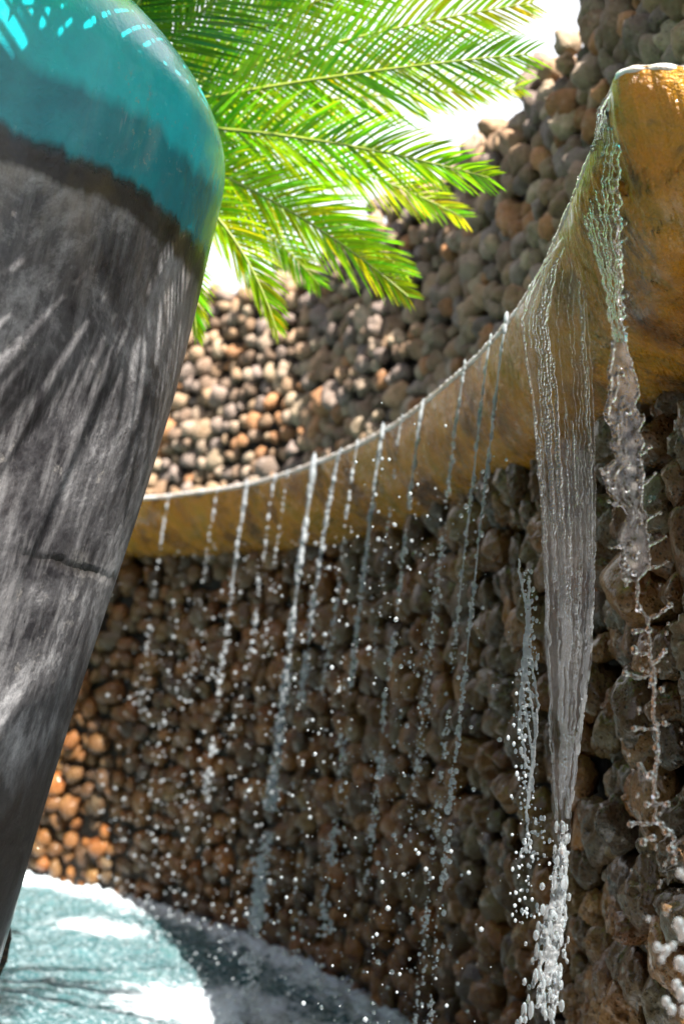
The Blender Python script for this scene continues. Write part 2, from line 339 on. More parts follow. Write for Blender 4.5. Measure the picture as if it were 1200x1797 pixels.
DRY = np.array([(.31, .20, .125), (.38, .25, .155), (.25, .17, .12), (.37, .28, .21), (.42, .21, .10), (.28, .215, .18), (.43, .33, .23), (.24, .185, .16), (.34, .235, .15)])
WET = np.array([(.225, .108, .034), (.27, .130, .038), (.165, .088, .032), (.27, .120, .034), (.11, .064, .031), (.215, .128, .045), (.175, .117, .060), (.29, .115, .028), (.15, .078, .027), (.24, .110, .035)])
def stones(P, rad, cols, z_of, tall=1.0, det=None, outn=.32):
    """merge stones at P (n,3) with outward normals; returns V,F,T"""
    Vs, Fs, Ts, off = [], [], [], 0
    for (p, nrm, r) in zip(*P, rad):
        dist = math.hypot(p[0], p[1])
        var = VAR4 if dist < 5.2 and det else (VAR3 if dist < 9 else VAR2)
        V = var[0][random.randrange(len(var[0]))]
        q = Matrix.Rotation(random.uniform(0, 6.28), 3, Vector((random.gauss(0, 1), random.gauss(0, 1), random.gauss(0, 1))).normalized())
        V = V @ np.array(q).T
        tx = np.array([-nrm[1], nrm[0], 0.0])
        a = random.uniform(-.6, .6) if tall < 1.3 else random.uniform(-.35, .35)
        s1, s2, s3 = random.uniform(.88, 1.12), random.uniform(.85, 1.1) * tall, random.uniform(.8, 1.1)
        e1 = tx * math.cos(a) + np.array([0, 0, 1]) * math.sin(a); e2 = -tx * math.sin(a) + np.array([0, 0, 1]) * math.cos(a); e3 = np.array([nrm[0], nrm[1], 0])
        W = V[:, :1] * e1 * r * s1 + V[:, 1:2] * e2 * r * s2 + V[:, 2:3] * e3 * r * s3 + p
        c = cols[random.randrange(len(cols))] * random.uniform(.75, 1.25)
        Vs.append(W); Fs.append(var[1] + off); Ts.append(np.repeat(c[None], len(W), 0)); off += len(W)
    return np.vstack(Vs), np.vstack(Fs), np.vstack(Ts)
def wall_points(C0, C1, z0, z1, step, rowh, s_from, s_to, jit=.22, grow=None):
    """rows of stones on the ruled face between plan curves C0 (at z0) and C1 (at z1)"""
    Ps, Ns, Rs = [], [], []; rows = int((z1 - z0) / rowh); shift = 0
    for r in range(rows + 1):
        z = z0 + r * rowh; f = (z - z0) / (z1 - z0); C = C0 * (1 - f) + C1 * f
        s = np.concatenate([[0], np.cumsum(np.linalg.norm(np.diff(C, axis=0), axis=1))])
        q = s_from * s[-1] + step * (.5 * (r % 2) + random.uniform(-.2, .2))
        while q < s_to * s[-1]:
            st = step * random.choice([.7, .85, .95, 1.0, 1.1, 1.3]) * random.uniform(.92, 1.08); qq = q + random.uniform(-jit, jit) * step * .5
            x, y = np.interp(qq, s, C[:, 0]), np.interp(qq, s, C[:, 1])
            x2, y2 = np.interp(qq + .05, s, C[:, 0]), np.interp(qq + .05, s, C[:, 1])
            d = np.array([x2 - x, y2 - y]); d /= np.linalg.norm(d) + 1e-9; n = np.array([d[1], -d[0]])
            o_ = random.uniform(-.03, .045)
            Ps.append((x + n[0] * o_, y + n[1] * o_, z + random.uniform(-jit, jit) * rowh)); Ns.append(n); Rs.append(st * .5 * random.uniform(.86, 1.12)); q += st
    return (np.array(Ps), np.array(Ns)), np.array(Rs)
def backing(name, C0, C1, z0, z1, thick, mat, parent, inset=.065):
    n = len(C0); rings = []
    def off(C, d):
        T = np.gradient(C, axis=0); T /= np.linalg.norm(T, axis=1)[:, None]; return C - np.stack([T[:, 1], -T[:, 0]], 1) * d
    cols = [(off(C0, inset), z0), (off(C1, inset), z1), (off(C1, thick), z1), (off(C0, thick), z0)]
    V = np.vstack([np.column_stack([c, np.full(n, z)]) for c, z in cols])
    F = []
    for a in range(4):
        b = (a + 1) % 4
        for i in range(n - 1): F.append((a * n + i, a * n + i + 1, b * n + i + 1, b * n + i))
    F.append((0, n, 2 * n, 3 * n)); F.append((n - 1, 4 * n - 1, 3 * n - 1, 2 * n - 1))
    return mesh_np(name, V, F, mat, parent, smooth=False)

N = 400
c0, _ = by_length(spline(BASE, 600), n=N); c1, _ = by_length(spline(BOT, 600), n=N)
P, rad = wall_points(c0, c1, -.15, 2.42, .130, .118, .12, .93)
V, F, T = stones(P, rad, WET, None, tall=1.12, det=True)
low = mesh_np('pool_wall', V, F, MS_WET, tint=T)
tag(low, 'curved wall of wet brown lava stones under the overflowing basin, rising out of the pool', 'wall')
backing('mortar', c0, c1, -.5, 2.34, .5, M_MORTAR, low)

u0, _ = by_length(spline(UPP, 600), n=N)
P, rad = wall_points(u0, u0, 2.45, ZT, .134, .118, .10, .95)
# uneven coping: single and paired stones standing on the top course
extra_p, extra_n, extra_r = [], [], []
s = np.concatenate([[0], np.cumsum(np.linalg.norm(np.diff(u0, axis=0), axis=1))]); q = .1 * s[-1]
T_ = np.gradient(u0, axis=0); T_ /= np.linalg.norm(T_, axis=1)[:, None]
while q < .95 * s[-1]:
    i = min(N - 1, int(np.searchsorted(s, q))); n = np.array([T_[i, 1], -T_[i, 0]])
    for k in range(random.choice([0, 1, 1, 2])):
        for back in (0, .14, .28):
            extra_p.append((u0[i, 0] - n[0] * back + random.uniform(-.02, .02), u0[i, 1] - n[1] * back, ZT + .05 + .10 * k + random.uniform(-.02, .03))); extra_n.append(n); extra_r.append(random.uniform(.065, .09))
    for back in (.14, .28):
        extra_p.append((u0[i, 0] - n[0] * back, u0[i, 1] - n[1] * back, ZT - .02)); extra_n.append(n); extra_r.append(.085)
    q += random.uniform(.11, .17)
P = (np.vstack([P[0], extra_p]), np.vstack([P[1], extra_n])); rad = np.concatenate([rad, extra_r])
V, F, T = stones(P, rad, DRY, None, tall=1.0)
upw = mesh_np('stone_wall', V, F, MS_DRY, tint=T)
tag(upw, 'tall curved wall of dry grey and brown lava stones rising behind the basin against the sky', 'wall')
backing('mortar', u0, u0, 2.3, ZT - .02, .5, M_MORTAR, upw)

# ------------------------------------------------------------------ the overflowing basin
lip = spline(LIP, 1400); bot = spline(BOT, 1400)
root = bpy.data.objects.new('overflow_basin', None); COL.objects.link(root); root.location = (.4, 3.5, 2.35)
tag(root, 'curved ochre and orange basin with algae stains, water spilling over its pale rim', 'basin')
ox = np.array(root.location)
nv = 44; rows = []
near = np.clip((4.6 - lip[:, 1]) / 2.2, 0, 1)
for j in range(nv):
    t = j / (nv - 1)
    g = t ** 1.25                                   # inward travel
    zc = ZL - (ZL - ZB + .02) * (math.sin(t * math.pi / 2) ** .80)
    px = lip * (1 - g) + (bot + 0) * g
    d = np.zeros(len(lip))
    for i in range(len(lip)):
        pp = Vector((px[i, 0] * 3.2, px[i, 1] * 3.2, zc * 3.2)); d[i] = noise.fractal(pp, .6, 2.1, 7) * .055 * (0.2 + near[i]) * math.sin(min(1, t * 5) * math.pi / 2)
    rows.append(np.column_stack([px[:, 0] - d * .7, px[:, 1] - d * .7, np.full(len(lip), zc) + d * .5]))
V = np.vstack(rows) - ox
mesh_np('shell', V, grid_faces(len(lip), nv)[:, ::-1], M_OCHRE, root)
inn = []
T_ = np.gradient(lip, axis=0); T_ /= np.linalg.norm(T_, axis=1)[:, None] + 1e-9; NL = np.stack([T_[:, 1], -T_[:, 0]], 1)
for dz, dn in ((0.0, 0.0), (.0, .012), (-.02, .02), (-.035, .035)): inn.append(np.column_stack([lip - NL * dn, np.full(len(lip), ZL + dz)]))
mesh_np('inner_wall', np.vstack(inn) - ox, grid_faces(len(lip), 4), M_OCHRE, root)
rr = (.0075 + .0070 * np.clip((lip[:, 1] - 2.6) / 3, 0, 1)) + .003 * np.array([noise.noise(Vector((q[0] * 9, q[1] * 9, 0))) for q in lip]) + .003 * np.array([noise.noise(Vector((q[0] * 40, q[1] * 40, 3))) for q in lip])
V, F = tube(np.column_stack([lip - NL * .006, np.full(len(lip), ZL - .002)]) - ox, rr, 12)
mesh_np('rim', V, F, M_RIM, root)
upp_m = spline(UPP, 1400)
upp_near = np.array([upp_m[np.argmin(np.hypot(upp_m[:, 0] - q[0], upp_m[:, 1] - q[1]))] for q in bot])
V = np.vstack([np.column_stack([lip - NL * .01, np.full(len(lip), ZL - .006)]), np.column_stack([bot, np.full(len(lip), ZL - .006)]), np.column_stack([upp_near, np.full(len(lip), ZL - .006)])])
o = mesh_np('basin_water', V, grid_faces(len(lip), 3), M_POOL); tag(o, kind='structure')

# ------------------------------------------------------------------ the jar
JX, JY = -1.4, 3.1
prof = [(.55, -.45), (.60, -.40), (.63, 0), (.70, .45), (.765, .85), (.815, 1.20), (.865, 1.50), (.905, 1.70), (.955, 1.95), (.995, 2.18), (1.02, 2.38), (1.04, 2.56),
        (1.052, 2.66), (1.050, 2.73), (1.02, 2.80), (.975, 2.86), (.93, 2.905), (.87, 2.96), (.815, 3.01), (.765, 3.07), (.735, 3.14), (.735, 3.22), (.76, 3.30), (.79, 3.36),
        (.785, 3.385), (.75, 3.38), (.71, 3.30), (.69, 3.18), (.72, 3.08), (.86, 2.9), (.98, 2.7), (.94, 2.3), (.8, 1.2), (.6, .2), (.02, .15)]
pr = spline(prof, 300); nu = 240; th = np.linspace(0, 2 * np.pi, nu, endpoint=False)
rows = []
for r, z in pr:
    wob = np.array([noise.noise(Vector((math.cos(t) * 1.2, math.sin(t) * 1.2, z * 1.1))) * .006 for t in th])
    ro = r + wob * (r > .1); rows.append(np.column_stack([ro * np.cos(th), ro * np.sin(th), np.full(nu, z)]))
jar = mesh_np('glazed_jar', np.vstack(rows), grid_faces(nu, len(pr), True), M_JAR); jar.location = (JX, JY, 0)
tag(jar, 'huge ceramic jar with turquoise glazed shoulder over a streaked grey body, striped by frond shadows', 'jar')

# ------------------------------------------------------------------ the palm
crown = at(125, 222, 4.3)
palm = bpy.data.objects.new('sago_palm', None); COL.objects.link(palm); palm.location = (crown.x, crown.y, 0)
tag(palm, 'sago palm with stiff feathery bright green fronds reaching out from behind the glazed jar', 'palm')
V0 = []; nz_ = 60; nth = 28
for i in range(nz_):
    z = -.3 + (crown.z + .38) * i / (nz_ - 1); r = .13 + .012 * math.sin(z * 60) + (.03 if i < 6 else 0)
    if i > nz_ - 5: r *= (nz_ - i) / 5
    for j in range(nth): a = 2 * math.pi * j / nth + i * .35; rj = r * (1 + .07 * math.sin(j * 7)); V0.append((rj * math.cos(a), rj * math.sin(a), z))
mesh_np('trunk', V0, grid_faces(nth, nz_, True), M_BARK, palm)
def frond(p0, p1, p2, Lmax, mat, roll=0.0, n=78, droop=.25, dense=1.0, start=.14, wid=.0035, root=None, face=None, a0=64):
    t = np.linspace(0, 1, 120)[:, None]
    p0, p1, p2 = (np.array(q) for q in (p0, p1, p2))
    C = (1 - t) ** 2 * p0 + 2 * t * (1 - t) * p1 + t ** 2 * p2
    C, ln = by_length(C, n=140); T = np.gradient(C, axis=0); T /= np.linalg.norm(T, axis=1)[:, None]
    root = root or palm; base = np.array(root.location); V, F, TN = [], [], []
    nl = int(n * dense)
    for k in range(nl):
        f = start + (1 - start) * (k + .5) / nl; i = min(139, int(f * 139)); tg = T[i]
        view = C[i] - np.array(EYE); view /= np.linalg.norm(view)
        up = np.array([0, 0, 1.0]) if face is None else face; side = np.cross(tg, up); side /= np.linalg.norm(side); nrm = np.cross(side, tg)
        a = roll; sd = side * math.cos(a) + nrm * math.sin(a); nr = np.cross(sd, tg)
        prof_ = min(1, (f - start + .04) / .18) ** .7 * (1 - max(0, (f - .55) / .45) ** 1.7 * .72)
        for sgn in (-1, 1):
            ll = Lmax * prof_ * random.uniform(.88, 1.08); wd = wid * random.uniform(.8, 1.25)
            ang = R_(a0 - (34 if a0 > 50 else 12) * f) + random.gauss(0, .05)
            d = tg * math.cos(ang) + sd * sgn * math.sin(ang) + nr * (.22 + random.gauss(0, .05)); d /= np.linalg.norm(d)
            wv = np.cross(d, nr); wv /= np.linalg.norm(wv); wv = wv + nr * random.gauss(0, .25)
            st = C[i]; seg = 5; b0 = len(V); tn = np.array([random.uniform(.7, 1.5), random.uniform(.75, 1.25), 1.0])
            for q in range(seg + 1):
                u = q / seg; ww = wd * (1 - u ** 2.6) * (.75 + .5 * min(1, u * 3)) + .0004
                c = st + d * ll * u + tg * ll * .10 * u * u + np.array([0, 0, -1]) * droop * ll * u * u * .5
                V += [c - wv * ww - base, c + wv * ww - base]; TN += [tn * (1 + .5 * u)] * 2
            F += [(b0 + 2 * q, b0 + 2 * q + 1, b0 + 2 * q + 3, b0 + 2 * q + 2) for q in range(seg)]
    o = mesh_np('frond', V, F, mat, root, tint=np.array(TN))
    Vt, Ft = tube(C - base, np.linspace(.0085, .002, len(C)), 6); mesh_np('rachis', Vt, Ft, M_RACHIS, o)
    return o
Cn = crown
def fr(x1, y1, Y1, x2, y2, Y2, Lm, mi, roll, **k): frond(Cn, at(x1, y1, Y1), at(x2, y2, Y2), Lm, M_LEAF[mi], roll, **k)
FR = [(520, 130, 4.15, 925, 95, 4.0, .27, 0, .9), (470, 205, 4.2, 858, 312, 4.0, .22, 0, .75), (520, 225, 4.4, 812, 382, 4.5, .20, 1, .7),
      (450, 290, 4.3, 716, 520, 4.3, .20, 1, .8), (520, 300, 4.5, 712, 480, 4.6, .20, 0, .6), (400, 300, 4.3, 485, 578, 4.3, .17, 1, .7),
      (335, 350, 4.4, 345, 590, 4.4, .14, 1, .6), (560, 60, 4.2, 935, 5, 4.1, .27, 1, .9), (560, 165, 4.6, 918, 155, 4.8, .23, 1, .7),
      (420, 60, 4.2, 800, -110, 4.1, .25, 0, .8), (310, 60, 4.0, 560, -160, 3.8, .25, 2, .8), (230, 40, 3.9, 360, -220, 3.7, .24, 2, .9),
      (420, 330, 4.6, 560, 500, 4.8, .18, 0, .7), (350, 20, 4.3, 640, -60, 4.3, .25, 2, .6)]
for f in FR: fr(*f)
# the side of the crown that arches forward over the jar and back over the wall: these shade the jar
for (dx, dy, dz, rise, Lm) in [(.55, -1.25, .45, .85, .24), (.75, -1.0, .55, .85, .25), (.35, -1.5, .4, .8, .24), (-.1, -1.3, .35, .85, .24), (.9, -.6, .85, .9, .24), (.6, -1.0, .75, .9, .25),
                        (-.8, -1.1, .3, .8, .24), (-1.3, -.3, .2, .8, .24), (-1.2, .6, .1, .8, .24), (-.5, 1.2, .2, .8, .24), (.3, 1.2, .3, .8, .24), (.1, .3, 1.3, .8, .24)]:
    p2 = Cn + Vector((dx, dy, dz)); p1 = Cn + Vector((dx * .45, dy * .45, rise))
    frond(Cn, p1, p2, Lm, M_LEAF[0], .1)
# a broader-leaved palm overhead, beside the camera: its fronds stripe the jar with shade
palm2 = bpy.data.objects.new('fan_shade_palm', None); COL.objects.link(palm2); palm2.location = (-1.3, -1.2, .1)
palm2.name = 'palm_tree'
tag(palm2, 'taller palm leaning over the jar, its fronds striping it with shade', 'palm')
C2 = Vector((.10, 2.05, 3.42)); V0 = []; tb = Vector(palm2.location)
for i in range(40):
    f = i / 39; c_ = tb.lerp(C2, f) + Vector((-.06 * math.sin(f * math.pi), 0, 0)); r = .085 - .02 * f + .006 * math.sin(f * 150)
    for j in range(20): a = 2 * math.pi * j / 20; V0.append((c_.x + r * math.cos(a) - tb.x, c_.y + r * math.sin(a) - tb.y, c_.z - tb.z))
mesh_np('trunk', V0, grid_faces(20, 40, True), M_BARK, palm2)
def on_jar(x, y, rad_=.97):
    d = ray(x, y); ox_, oy_ = -JX, -JY      # eye relative to the jar axis
    a = d.x ** 2 + d.y ** 2; b = ox_ * d.x + oy_ * d.y; c = ox_ ** 2 + oy_ ** 2 - rad_ ** 2
    D = max(b * b - a * c, 0); return EYE + d * ((-b - math.sqrt(D)) / a)
SF = np.array(SUN_TO)
def above(x, y):
    """the point of the sun's ray to jar pixel x, y where the palm's leaves hang"""
    q = on_jar(x, y, .80 + .17 * min(1, max(0, (1500 - y) / 1000))); return q + SUN_TO * max(.90, (.53 * q.y - (q.z - 1.55) + .19) / 1.05)
def fan(hx, hy, blades, wmax):
    """one palmate leaf: blades radiating from the end of its stalk"""
    base = np.array(palm2.location); H = above(hx, hy); V, F, TN = [], [], []
    for th_, ln_, wf in blades:
        ex, ey = hx + ln_ * math.cos(R_(th_)), hy + ln_ * math.sin(R_(th_)); E_ = above(ex, ey); Mid = above((hx + ex) / 2, (hy + ey) / 2)
        tn = np.array([random.uniform(.7, 1.4), random.uniform(.75, 1.2), 1.0]); b0 = len(V); seg = 14
        for q in range(seg + 1):
            u = q / seg; P_ = np.array(H) * (1 - u) ** 2 + np.array(Mid * 2 - (H + E_) / 2) * 2 * u * (1 - u) + np.array(E_) * u * u
            d_ = np.array(E_ - H); d_ /= np.linalg.norm(d_); wv = np.cross(d_, SF); wv /= np.linalg.norm(wv)
            ww = wmax * wf * (math.sin(math.pi * min(1, u ** .8)) ** .55 if u < .97 else .05) * (1 + .12 * math.sin(u * 23 + th_)) + .0012
            fold = np.array(SF) * .006
            V += [P_ - wv * ww - fold - base, P_ + fold - base, P_ + wv * ww - fold - base]; TN += [tn] * 3
        for q in range(seg): a_ = b0 + 3 * q; F += [(a_, a_ + 1, a_ + 4, a_ + 3), (a_ + 1, a_ + 2, a_ + 5, a_ + 4)]
    o = mesh_np('leaf', V, F, M_LEAF[0], palm2, tint=np.array(TN))
    t = np.linspace(0, 1, 30)[:, None]; c = np.array((C2 + H) / 2 + SUN_TO * .12); P_ = (1 - t) ** 2 * np.array(C2) + 2 * t * (1 - t) * c + t * t * np.array(H)
    Vt, Ft = tube(P_ - base, .008, 6); mesh_np('stalk', Vt, Ft, M_RACHIS, o)
SF = np.array(SUN_TO)
fan(440, 290, [(th_ + random.uniform(-.5, .5), random.uniform(520, 900) if th_ > 118 else random.uniform(800, 1000), random.uniform(.6, 1.2)) for th_ in (99.5, 102, 104.5, 107, 110, 117.5, 119.5, 122, 124.5, 127, 132, 134, 136.5, 139, 141.5, 144, 147, 150, 153, 156, 159, 162.5, 166, 170, 174, 178, 183, 189)], .0070)
fan(470, 210, [(th_ + random.uniform(-.6, .6), random.uniform(420, 800), random.uniform(.5, 1.0)) for th_ in (104, 108, 118, 121, 124, 127, 131, 135, 138, 142, 146, 150, 154, 158, 163, 168, 173, 178)], .0055)
fan(410, -60, [(th_ + random.uniform(-1, 1), random.uniform(400, 680), random.uniform(.6, 1.1)) for th_ in (98, 102, 106, 110, 114, 118, 122, 126, 130, 134, 138, 142, 147, 152, 157, 163, 169, 176)], .0085)
fan(150, -190, [(th_ + random.uniform(-2, 2), random.uniform(380, 600), random.uniform(.7, 1.1)) for th_ in range(60, 150, 6)], .0110)
fan(-120, 300, [(th_, random.uniform(260, 430), random.uniform(.5, 1.0)) for th_ in (-20, -8, 4, 16, 28, 40, 52, 66, 80, 95, 110, 140)], .0120)
for (dx, dy, dz) in [(.2, -.3, 1.2), (-.5, -1.0, .3), (-.7, -.4, .7), (-.2, .5, .95)]:
    p2 = C2 + Vector((dx, dy, dz)); frond(C2, C2 + Vector((dx * .45, dy * .45, dz * .5 + .3)), p2, .28, M_LEAF[0], .2, n=30, wid=.009, root=palm2)
bm = bmesh.new(); bmesh.ops.create_cone(bm, cap_ends=True, segments=48, radius1=.36, radius2=.31, depth=.65, matrix=Matrix.Translation((crown.x - .2, crown.y, -.2)))
bmesh.ops.bevel(bm, geom=[e for e in bm.edges if abs(e.calc_face_angle(0)) > .5], offset=.02, segments=2, affect='EDGES')
me = bpy.data.meshes.new('planting_bed'); bm.to_mesh(me); bm.free(); tag(link('planting_bed', me, M_SOIL), kind='structure')

# hedges added out of view around the terrace to darken reflections and fill
def unseen_hedge(x0, x1, y0, y1, h, label, n):
    cx_, cy_ = (x0 + x1) / 2, (y0 + y1) / 2; hd = bpy.data.objects.new('unseen_hedge', None); COL.objects.link(hd); hd.location = (cx_, cy_, 0); tag(hd, label, 'unseen_hedge')
    nx, nz2 = 40, 16; V, F = [], []
    bmh = bmesh.new(); bmesh.ops.create_cube(bmh, size=1, matrix=Matrix.Translation((0, 0, h / 2 - .1)) @ Matrix.Diagonal((x1 - x0, y1 - y0, h, 1)))
    bmesh.ops.subdivide_edges(bmh, edges=bmh.edges[:], cuts=9, use_grid_fill=True)
    for v in bmh.verts: v.co += Vector([noise.noise(v.co * .8 + Vector((k * 9, 0, 0))) for k in range(3)]) * .5
    me_ = bpy.data.meshes.new('branches'); bmh.to_mesh(me_); bmh.free(); link('branches', me_, M_BARK, hd)
    P = rng.uniform(-.5, .5, (n, 3)); ax = rng.integers(0, 3, n); sg = np.sign(rng.uniform(-1, 1, n))
    P[np.arange(n), ax] = sg * .5; P[:, 2] = np.abs(P[:, 2]) * 2 if False else P[:, 2]
    P = P * np.array([x1 - x0, y1 - y0, h]) + np.array([0, 0, h / 2 - .1]) + rng.normal(size=(n, 3)) * .18
    A = rng.normal(size=(n, 3)); A /= np.linalg.norm(A, axis=1)[:, None]; B = np.cross(A, rng.normal(size=(n, 3))); B /= np.linalg.norm(B, axis=1)[:, None]
    L_ = rng.uniform(.10, .20, (n, 1)); Vq = np.stack([P - A * L_, P + B * L_ * .45, P + A * L_, P - B * L_ * .45], 1).reshape(-1, 3)
    mesh_np('leaves', Vq, np.arange(4 * n).reshape(-1, 4), M_LEAF[2], hd, tint=np.repeat(rng.uniform(.6, 1.4, (n, 1)), 4, 0) * np.array([1, 1, 1]))
unseen_hedge(-13, 12, -9.5, -7.5, 5.0, 'long tall clipped hedging added out of view to darken reflections, opposite the stone walls', 26000)
unseen_hedge(-12.5, -10.5, -7, 9, 5.0, 'tall clipped hedging added out of view along the left side of the pool to cut the fill', 16000)

# ------------------------------------------------------------------ falling water
GRP = 'streams of water spilling from the basin rim'
def lip_at(px):
    """point of the rim seen at photo column px"""
    best = None
    for q in lip[::3]:
        v = Vector((q[0], q[1], ZL)) - EYE; dz = v.dot(c_fwd)
        if dz < .3: continue
        x = CX + FPX * v.dot(c_right) / dz
        if q[1] > 2.3 and (best is None or abs(x - px) < best[0]): best = (abs(x - px), q)
    return np.array([best[1][0], best[1][1], ZL])
def stream(px, label, v0=.06, side=0.0, zend=0.0, thick=.004, n=160, spread=.012, film=.35, merge=None, sub=1, wide=None):
    p = lip_at(px); i = int(np.argmin(np.hypot(lip[:, 0] - p[0], lip[:, 1] - p[1]))); nrm = np.array([*NL[i], 0.0]); tx = np.array([*T_[i], 0.0])
    C, Rr, St = [], [], []; wide = wide or spread
    drop = ZL - zend
    sd_ = random.uniform(0, 99)
    for k in range(int(n * 3)):
        f = random.random() ** 1.1
        if noise.noise(Vector((f * drop * 9, sd_, 0))) < random.uniform(-.45, .45): continue
        z = f * drop; tt = math.sqrt(2 * z / 9.81)
        vv = v0 * (1 + random.gauss(0, .05 + .10 * f))
        q = p + nrm * (vv * tt + .012) + tx * (side * tt + random.gauss(0, 1) * (spread * (1 - f) + wide * f * 2.2) * (.4 + f)) + np.array([0, 0, -z])
        q += tx * (.014 * noise.noise(Vector((z * 3.5, sd_, 5))) + .006 * noise.noise(Vector((z * 14, sd_, 8)))) 
        r = 1.25 * thick * random.choice([.35, .5, .6, .8, 1, 1.5]) * random.uniform(.8, 1.2)
        C.append(q); Rr.append(r); e = 1 + 3.5 * max(0, .35 - f); St.append((1, 1, e * random.uniform(.9, 1.6)))
    V1, F1 = sphere_cloud(C, Rr, sub, np.array(St))
    # continuous thread just below the rim
    m_ = 40; zf = np.linspace(0, film, m_); tt = np.sqrt(2 * zf / 9.81)
    parts = [(V1, F1)]
    for s_ in range(3):
        off = (s_ - 1) * thick * 1.6 + random.uniform(-1, 1) * .002
        Cc = p[None] + nrm[None] * (v0 * tt + .012)[:, None] + tx[None] * (side * tt + off + .003 * np.sin(zf * 40 + s_ * 2) + np.array([.014 * noise.noise(Vector((z_ * 3.5, sd_, 5))) + .006 * noise.noise(Vector((z_ * 14, sd_, 8))) for z_ in zf]))[:, None] + np.array([0, 0, -1.0])[None] * zf[:, None]
        rt = thick * .55 * (1 + .5 * np.sin(zf * 90 + s_) ) * np.linspace(1, .35, m_)
        Vt, Ft = tube(Cc, rt, 8); Ft = np.vstack([Ft[:, [0, 1, 2]], Ft[:, [0, 2, 3]]]); parts.append((Vt, Ft))
    V, F, o_ = [], [], 0
    for a_, b_ in parts: V.append(a_); F.append(b_ + o_); o_ += len(a_)
    V = np.vstack(V); pz = np.array([p[0], p[1], zend])
    o = mesh_np('water_stream', V - pz, np.vstack(F), M_WATER); o.location = pz
    return tag(o, label, 'water stream', GRP)
ST = [(300, 'faint beaded dribble of water nearest the jar, falling from the far end of the rim', dict(thick=.0045, n=60, zend=1.3, film=.05)),
      (386, 'thin broken dribble of water between the dribble by the jar and the straight white trickle', dict(thick=.004, n=40, zend=1.5, film=.03)),
      (438, 'straight white trickle of water left of the middle of the basin rim', dict(thick=.0062, n=170, zend=.9, film=.6)),
      (485, 'first of two short beaded trickles left of the long winding stream', dict(thick=.005, n=60, zend=1.5, film=.08)),
      (512, 'second of two short beaded trickles, close beside the long winding stream', dict(thick=.0042, n=45, zend=1.7, film=.04)),
      (556, 'longest bright stream in the blurred background, reaching down to the foaming pool', dict(thick=.0078, n=900, spread=.015, wide=.03, film=.9)),
      (602, 'bright stream that slants left from the rim into the longest stream', dict(thick=.0058, n=220, side=-.30, zend=1.5, film=.6)),
      (632, 'beaded trickle right of the slanting stream over the yellow basin side', dict(thick=.0050, n=90, zend=1.5, film=.1)),
      (680, 'heavy beaded stream about midway along the basin rim', dict(thick=.0055, n=330, zend=.4, film=.5, wide=.02)),
      (712, 'thin curling trickle just right of the heavy midway stream', dict(thick=.0035, n=60, zend=1.7, film=.05, side=.05)),
      (748, 'twisting stream of drops falling in front of the dark gap under the basin', dict(thick=.0048, n=260, zend=.9, film=.4)),
      (822, 'cloud of fine drops falling under the steepening part of the rim', dict(thick=.0030, n=260, zend=1.2, spread=.02, film=.15)),
      (868, 'thin thread of water slanting in towards the left side of the wide sheet', dict(thick=.0032, n=260, zend=.5, film=.9, side=.05)),
      (898, 'braided strand of water just left of the wide falling sheet', dict(thick=.0036, n=420, zend=.2, film=1.1, spread=.008, wide=.014, sub=2))]
for px, lb, kw in ST: stream(px, lb, **kw)

